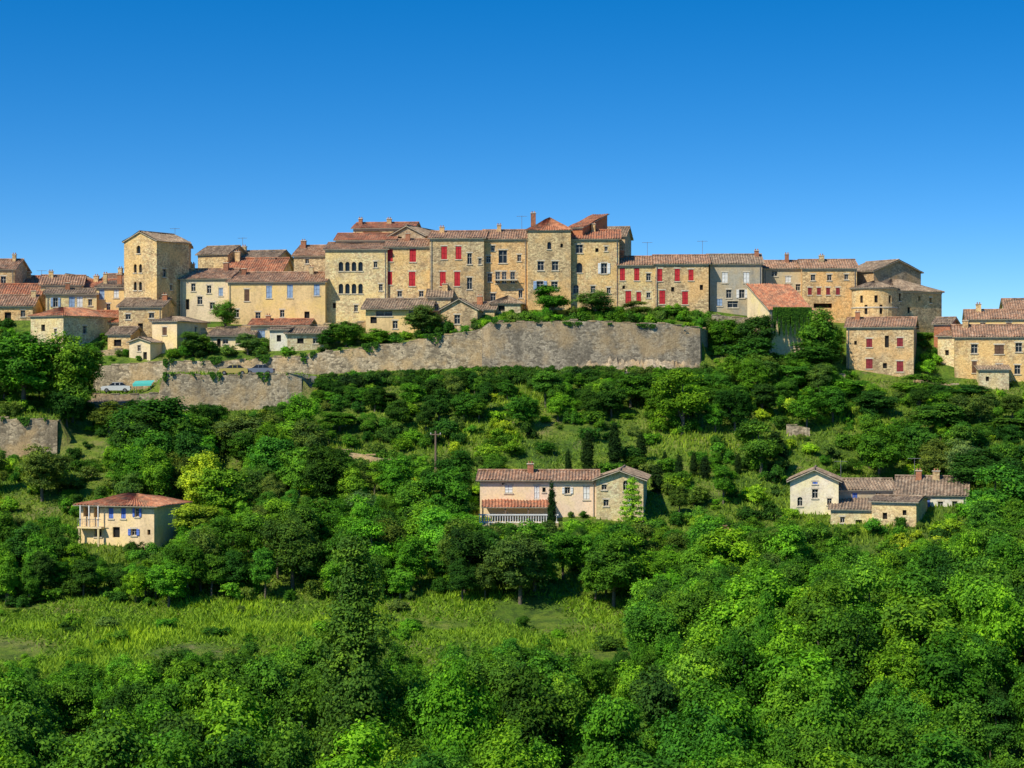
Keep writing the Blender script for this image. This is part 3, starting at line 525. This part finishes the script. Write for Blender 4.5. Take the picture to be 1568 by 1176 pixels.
TREES=[tree_proto('broadleaf_mesh_a'),tree_proto('broadleaf_mesh_b',R=3.6,limbs=4,sub=6,low=.12),tree_proto('broadleaf_mesh_c',R=4.4,limbs=6,sub=5,nc=760),
 tree_proto('broadleaf_mesh_d',R=3.4,limbs=4,sub=7,low=.1),tree_proto('broadleaf_mesh_e',R=4.,limbs=5,sub=3,nc=500,spread=.36),tree_proto('broadleaf_mesh_f',R=3.9,limbs=6,sub=6,nc=760,low=.1),
 tree_proto('broadleaf_mesh_g',R=3.8,limbs=5,sub=4,nc=440,spread=.32,leaf=.15),tree_proto('broadleaf_mesh_h',R=4.2,limbs=7,sub=5,nc=800,leaf=.15)]
def bush_proto(name,nl,nc):
    lobes=[(rng.uniform(-1,1),rng.uniform(-1,1),rng.uniform(.4,1.5),*(rng.uniform(.4,.75),)*3) for _ in range(nl)]
    V=[];Q=[]
    for l in lobes: tubeq(V,Q,(0,0,-.2),l[:3],.05,.02,4)
    return assemble(name,V,Q,*foliage(lobes,nc,16,.11,.14,.6))
BUSH=[bush_proto('shrub_mesh_a',7,260),bush_proto('shrub_mesh_b',10,320),bush_proto('shrub_mesh_c',5,200)]
def poplar_proto():
    H=20;lobes=[];V=[];Q=[]; tubeq(V,Q,(0,0,-.6),(0,0,H*.9),.35,.05,7)
    for i in range(70):
        z=H*(.06+.89*i/70); pr=min(1,(H-z)/H*2.2+.08)**.7; r=2.4*pr*rng.uniform(.1,1.0); a=i*2.4+rng.uniform(-.5,.5); lr=(.5+.75*pr)*rng.uniform(.7,1.3); lobes.append((r*math.cos(a),r*math.sin(a),z,lr*.8,lr*.8,lr*1.5)); tubeq(V,Q,(0,0,max(z-2.6,.5)),(r*math.cos(a),r*math.sin(a),z),.06,.02,4)
    return assemble('poplar_mesh',V,Q,*foliage(lobes,2300,26,.14,.25,H*.5,rag=.5))
def cypress_proto():
    H=6;lobes=[];V=[];Q=[]; tubeq(V,Q,(0,0,-.4),(0,0,H*.9),.12,.03,6)
    for i in range(24): z=H*(.07+.88*i/24); f=z/H; r=.62*max(0.,math.sin(math.pi*min(1,(f*.8+.2))))**.8+.05; lobes.append((rng.uniform(-.12,.12),rng.uniform(-.12,.12),z,r,r,.5))
    return assemble('cypress_mesh',V,Q,*foliage(lobes,800,14,.08,.1,H*.4,rag=.1))
def conifer_proto():
    H=6;lobes=[];V=[];Q=[]; tubeq(V,Q,(0,0,-.4),(0,0,H*.95),.14,.02,6)
    for t in range(9):
        z=H*(.12+.09*t); r=2.0*(1-z/H)
        for k in range(7): a=k*.9+t*.5; lobes.append((r*math.cos(a)*.8,r*math.sin(a)*.8,z,.32,.32,.16)); tubeq(V,Q,(0,0,z),(r*math.cos(a),r*math.sin(a),z-.1),.03,.01,4)
        lobes.append((0,0,z+.2,.35,.35,.25))
    return assemble('conifer_mesh',V,Q,*foliage(lobes,600,14,.09,.12,H*.4))
POP=poplar_proto();CYP=cypress_proto();CON=conifer_proto()
GC={'dark':(.040,.12,.012),'mid':(.082,.225,.016),'bright':(.14,.335,.018),'yel':(.27,.42,.022),'grey':(.12,.22,.05),'olive':(.11,.195,.028),'deep':(.022,.06,.012)}
def inst(name,me,X,Y,h,wid,H0,R0,col,parent=None,zoff=-.1,cv=1.):
    o=bpy.data.objects.new(name,me); COL.objects.link(o); z=float(tz(X,Y)); o.location=(X,Y,z+zoff); o.scale=(wid/R0*rng.uniform(.9,1.12),wid/R0*rng.uniform(.9,1.12),h/H0); o.rotation_euler=(0,0,rng.uniform(0,6.28))
    c=np.array(GC[col])*rng.uniform(.78,1.22)*np.array((rng.uniform(.8,1.2),1,rng.uniform(.8,1.3))); o.color=(*c,1)
    if parent: o.parent=parent
    return o
TR0=3.7
def hero(name,px,top,Y,widpx,col='mid',me=None,H0=9.6,R0=TR0):
    X=(px-CX)*Y/F; z=float(tz(X,Y)); h=(CY-top)*Y/F-z; wd_=widpx/2*Y/F
    me=me or TREES[int(rng.integers(len(TREES)))]; return inst(name,me,X,Y,max(h,1),wd_,H0,R0,col)
hero('poplar_tree',545,822,136,124,'mid',POP,20,3.0).color=(.085,.19,.022,1)
hero('poplar_tree',1175,905,150,60,'mid',POP,20,3.2)
for px,top,Y,wp,c in [(35,512,268,130,'mid'),(110,525,270,90,'bright'),(-60,520,268,110,'mid'),(235,612,252,160,'dark'),(215,640,248,110,'dark'),(300,640,258,90,'mid'),
  (378,640,256,110,'grey'),(462,605,262,80,'bright'),(455,650,256,100,'bright'),(415,640,262,80,'grey'),(65,690,240,80,'olive'),(310,700,232,90,'yel'),(335,720,230,100,'bright'),(300,775,222,90,'yel'),(275,860,208,80,'yel'),
  (1045,572,264,84,'bright'),(1010,590,270,60,'mid'),(1165,650,250,80,'mid'),(1150,520,284,100,'dark'),(1110,490,291,70,'mid'),(1160,485,289,80,'dark'),(1255,480,288,80,'mid'),(1240,530,285,100,'dark'),
  (845,440,296,66,'mid'),(912,446,295,80,'olive'),(980,462,295,50,'olive'),(1030,470,295,50,'mid'),(345,462,297,50,'mid'),(648,470,290.8,70,'olive'),(530,492,290,60,'mid'),(575,505,289,50,'bright'),(500,505,289.5,40,'dark'),
  (295,508,289.2,60,'olive'),(380,512,289.3,50,'olive'),(1210,560,280,80,'mid'),(1290,580,278,80,'bright'),(1480,590,276,110,'dark'),(1400,575,278,90,'mid'),(1550,640,262,110,'mid'),(1510,690,240,120,'dark'),(1520,720,226,120,'mid'),(1440,620,262,100,'mid'),(1340,600,270,90,'dark'),
  (690,722,226,90,'mid'),(640,735,226,80,'mid'),(560,760,222,80,'grey'),(1100,590,274,70,'mid'),(1475,680,246,70,'grey'),(715,790,222,80,'bright'),(1310,745,245,50,'mid'),(1070,1000,150,90,'mid'),(520,632,266,70,'mid'),(585,600,274,60,'dark')]:
    hero('broadleaf_tree',px,top,Y,wp,c)
for px,top,Y,wp in [(900,656,251,20),(941,640,253,21),(982,660,255,17),(1006,706,243,19),(1080,696,248,16),(1187,656,256,28),(1200,678,252,18),(845,732,226,14),(1098,688,252,13),(1040,692,246,12),(1130,692,250,12),(1062,688,250,11),(1018,688,252,10),(870,685,249,11)]:
    hero('cypress_tree',px,top,Y,wp,'deep',CYP,6,.72)
hero('fir_tree',968,722,227.5,58,'yel',CON,6,2.0); hero('fir_tree',1186,660,258,40,'dark',CON,6,2.0)
def blocked(X,Y,r):
    for (L,u,v,Wd,D) in FOOT:
        q=np.array((X,Y))-L; a=q@u;b=q@v
        if -r<a<Wd+r and -r<b<D+r: return True
    px=CX+X*F/Y
    if px<96 and 261.2-r<Y<263.6+r: return True
    if 138<px<480 and 278.2-r<Y<287.5+r: return True
    if 138<px<1090 and 286.-r*.3<Y<288+r*.3: return True
    if 735<px<850 and 227<Y<234: return True
    return False
def scatter(name,n,Yrg,pxr,hr,ceil,sp,protos,H0,R0,cols,asp=(.38,.5),tries=30,seedp=None,mask=None,hmin=1.2):
    par=bpy.data.objects.new(name,None); COL.objects.link(par); pl=[]; cp=np.array(ceil,float); cnt=0
    for _ in range(n*tries):
        if cnt>=n: break
        Y=rng.uniform(*Yrg); px=rng.uniform(*pxr); X=(px-CX)*Y/F
        if mask and not mask(px,Y,X): continue
        z=float(tz(X,Y)); h=rng.uniform(*hr); c=np.interp(px,cp[:,0],cp[:,1])+(Yrg[1]-Y)*(cp[0,2] if cp.shape[1]>2 else 0)
        h=min(h,(CY-c)*Y/F-z+rng.uniform(-1.2,.4))
        if h<hmin: continue
        r=max(h,hr[0]*.6 if protos is TREES else 0)*rng.uniform(*asp)
        if blocked(X,Y,r*.7): continue
        if pl:
            A=np.array(pl); 
            if (((A[:,0]-X)**2+(A[:,1]-Y)**2)<(sp*(A[:,2]+r))**2).any(): continue
        pl.append((X,Y,r)); cnt+=1
        g=cols[int(rng.integers(len(cols)))]; me=protos[int(rng.integers(len(protos)))]
        inst('tree' if protos is TREES else 'shrub',me,X,Y,h,r,H0,R0,g,par)
    print(name,cnt)
fc=[(-250,1015,1.5),(0,1012,1.5),(150,1005,1.5),(350,985,1.5),(470,975,1.5),(640,990,1.5),(800,975,1.5),(960,1000,1.5),(1040,945,1.5),(1200,910,1.5),(1350,900,1.5),(1568,865,1.5),(1850,860,1.5)]
G1=['mid','mid','bright','dark','mid','bright','mid','mid','bright']
scatter('foreground_woodland',380,(106,166),(-250,1820),(5,11),fc,.52,TREES,9.6,TR0,G1,(.27,.40))
fr=[(960,890,.8),(1100,860,.8),(1250,845,.8),(1568,805,.8),(1850,780,.8)]
scatter('valley_woodland',120,(165,203),(985,1850),(5,9),fr,.5,TREES,9.6,TR0,['mid','bright','mid','dark','bright'],(.30,.43))
fm=[(-300,800,.3),(0,790,.3),(110,810,.3),(118,852,.3),(262,852,.3),(280,790,.3),(450,750,.3),(600,765,.3),(700,780,.3),(735,802,.3),(990,800,.3),(1030,800,.3),(1200,790,.3),(1215,805,.3),(1280,830,.3),(1400,830,.3),(1480,805,.3),(1520,745,.3),(1850,720,.3)]
scatter('midslope_woodland',320,(203,231),(-300,1850),(3.5,8),fm,.46,TREES,9.6,TR0,['mid','mid','bright','dark','olive','bright','mid'],(.34,.50))
def mu(px,Y,X):
    if px<170: return rng.random()<.18
    if 700<px<1330: return rng.random()<.14
    return True
fu=[(-300,690),(170,680),(190,625),(500,640),(530,700),(700,700),(740,690),(1200,680),(1300,650),(1850,640)]
scatter('upperslope_woodland',130,(234,262),(-300,1850),(3,7.5),fu,.5,TREES,9.6,TR0,['mid','bright','dark','olive','mid'],(.38,.52),mask=mu)
ft=[(-300,530),(0,540),(140,600),(240,622),(460,622),(480,590),(700,570),(1075,570),(1100,520),(1290,560),(1300,590),(1440,590),(1500,600),(1850,590)]
scatter('rampart_foot_trees',200,(264,286),(-300,1850),(2.5,6.),ft,.42,TREES,9.6,TR0,['mid','dark','mid','bright','olive','dark'],(.42,.62),mask=lambda px,Y,X: rng.random()<(1 if Y>274 else .3))
scatter('rampart_hedge',400,(281,287.4),(482,1090),(.8,3.2),[(480,573),(745,560),(1075,562),(1100,540)],.24,BUSH,2.2,1.5,['dark','mid','dark','deep','olive','dark'],(.5,.8),hmin=.4,tries=60)
fs=[(-300,560),(100,590),(240,620),(460,600),(480,568),(1075,566),(1100,480),(1300,560),(1320,590),(1850,590)]
scatter('hillside_shrubs',1300,(204,287),(-300,1850),(.6,2.4),fs,.36,BUSH,2.2,1.5,['mid','dark','bright','olive','mid','dark','yel'],(.5,.9),tries=14,hmin=.4,mask=lambda px,Y,X: rng.random()<(.6 if Y<264 and (700<px<1330 or px<170) else 1))
scatter('meadow_shrubs',110,(160,203),(-300,1300),(.4,1.6),[(-300,900),(1900,900)],.6,BUSH,2.2,1.5,['mid','bright','olive','dark','bright'],(.6,1.0),hmin=.4)
fg=[(-300,430),(60,500),(240,515),(480,505),(560,490),(760,474),(1085,466),(1100,475),(1300,495),(1440,500),(1600,510)]
scatter('terrace_garden_shrubs',340,(288.,299),(-100,1640),(.7,2.4),fg,.35,BUSH,2.2,1.5,['mid','dark','olive','bright','mid'],(.5,.8),tries=40,hmin=.5)
def creeper(name,a,b,zt_,dens,drop,th=.2):
    (pa,Ya,ta),(pb,Yb,tb)=a,b; n=dens; f=rng.random(n); ok=np.sin(f*37)+np.sin(f*91+1)+np.sin(f*17+2)+rng.normal(0,.4,n)>th; f=f[ok]; n=len(f)
    Y=Ya+(Yb-Ya)*f-.12; px=pa+(pb-pa)*f; X=(px-CX)*Y/F; dd=drop*rng.random(n)**1.6*(.6+.4*np.sin(f*53)); z=(CY-(ta+(tb-ta)*f))*Y/F+.25-dd; Y=Y-.12*dd-rng.uniform(0,.25,n)
    Pp=np.stack([X,Y,z],1); nn=np.array((0,-1,.4))+.6*unit(n); nn/=np.linalg.norm(nn,axis=1,keepdims=True); t=np.cross(nn,unit(n)); t/=np.linalg.norm(t,axis=1,keepdims=True); bb=np.cross(nn,t); s=.15*rng.uniform(.6,1.3,n)[:,None]
    V=np.stack([Pp-t*s,Pp-bb*s*.6,Pp+t*s,Pp+bb*s*.6],1).reshape(-1,3); o=bpy.data.objects.new(name,mesh_np(name,V,np.arange(4*n).reshape(-1,4),['leaf'],None,rng.random(n))); o.color=(*GC['dark'],1); COL.objects.link(o)
creeper('ivy',(250,287,553),(460,287,544),0,5000,1.2,1.0); creeper('ivy',(460,287,544),(740,287,502),0,5000,1.5,1.2); creeper('ivy',(752,286.2,492),(1078,286.4,502),0,2500,.7,1.2); creeper('ivy',(250,278.9,573),(460,278.9,573),0,3000,1.5,1.3)
creeper('ivy',(1184,290.4,474),(1242,292.3,474),0,9000,4.2,-1.5); creeper('ivy',(-100,262,641),(88,262,643),0,2500,1.2,.9)
def grass(name,n,Yrg,pxr,h,col,mask=None):
    Y=rng.uniform(*Yrg,n); px=rng.uniform(*pxr,n); X=(px-CX)*Y/F
    cx_=rng.uniform(X.min(),X.max(),260); cy_=rng.uniform(Yrg[0],Yrg[1],260); cr=rng.uniform(1.5,6,260); cw_=rng.normal(0,1,260)
    fld=np.zeros(n)
    for a_,b_,r_,w_ in zip(cx_,cy_,cr,cw_): fld+=w_*np.exp(-((X-a_)**2+(Y-b_)**2)/(r_*r_))
    k=fld+rng.normal(0,.5,n)>-.45; X,Y,fld=X[k],Y[k],fld[k]; n=len(X)
    z=tz(X,Y)-.03; a=rng.uniform(0,6.28,n); hh=h*rng.uniform(.3,1.4,n)*np.clip(1+.4*fld,.4,1.8); ww=.12; dx,dy=np.cos(a)*ww,np.sin(a)*ww; lx,ly=rng.normal(0,.25,n),rng.normal(0,.25,n)
    V=np.stack([np.stack([X-dx,Y-dy,z],1),np.stack([X+dx,Y+dy,z],1),np.stack([X+lx,Y+ly,z+hh],1)],1).reshape(-1,3)
    t=np.clip(.46+.16*fld+rng.normal(0,.15,n),0,1)
    o=bpy.data.objects.new(name,mesh_np(name,V,np.arange(3*n).reshape(-1,3),['leaf'],None,t)); o.color=(*col,1); COL.objects.link(o)
grass('meadow_grass',130000,(158,206),(-200,1500),.36,(.19,.33,.025))
grass('hillside_grass',150000,(206,286),(-200,1750),.42,(.17,.28,.03))
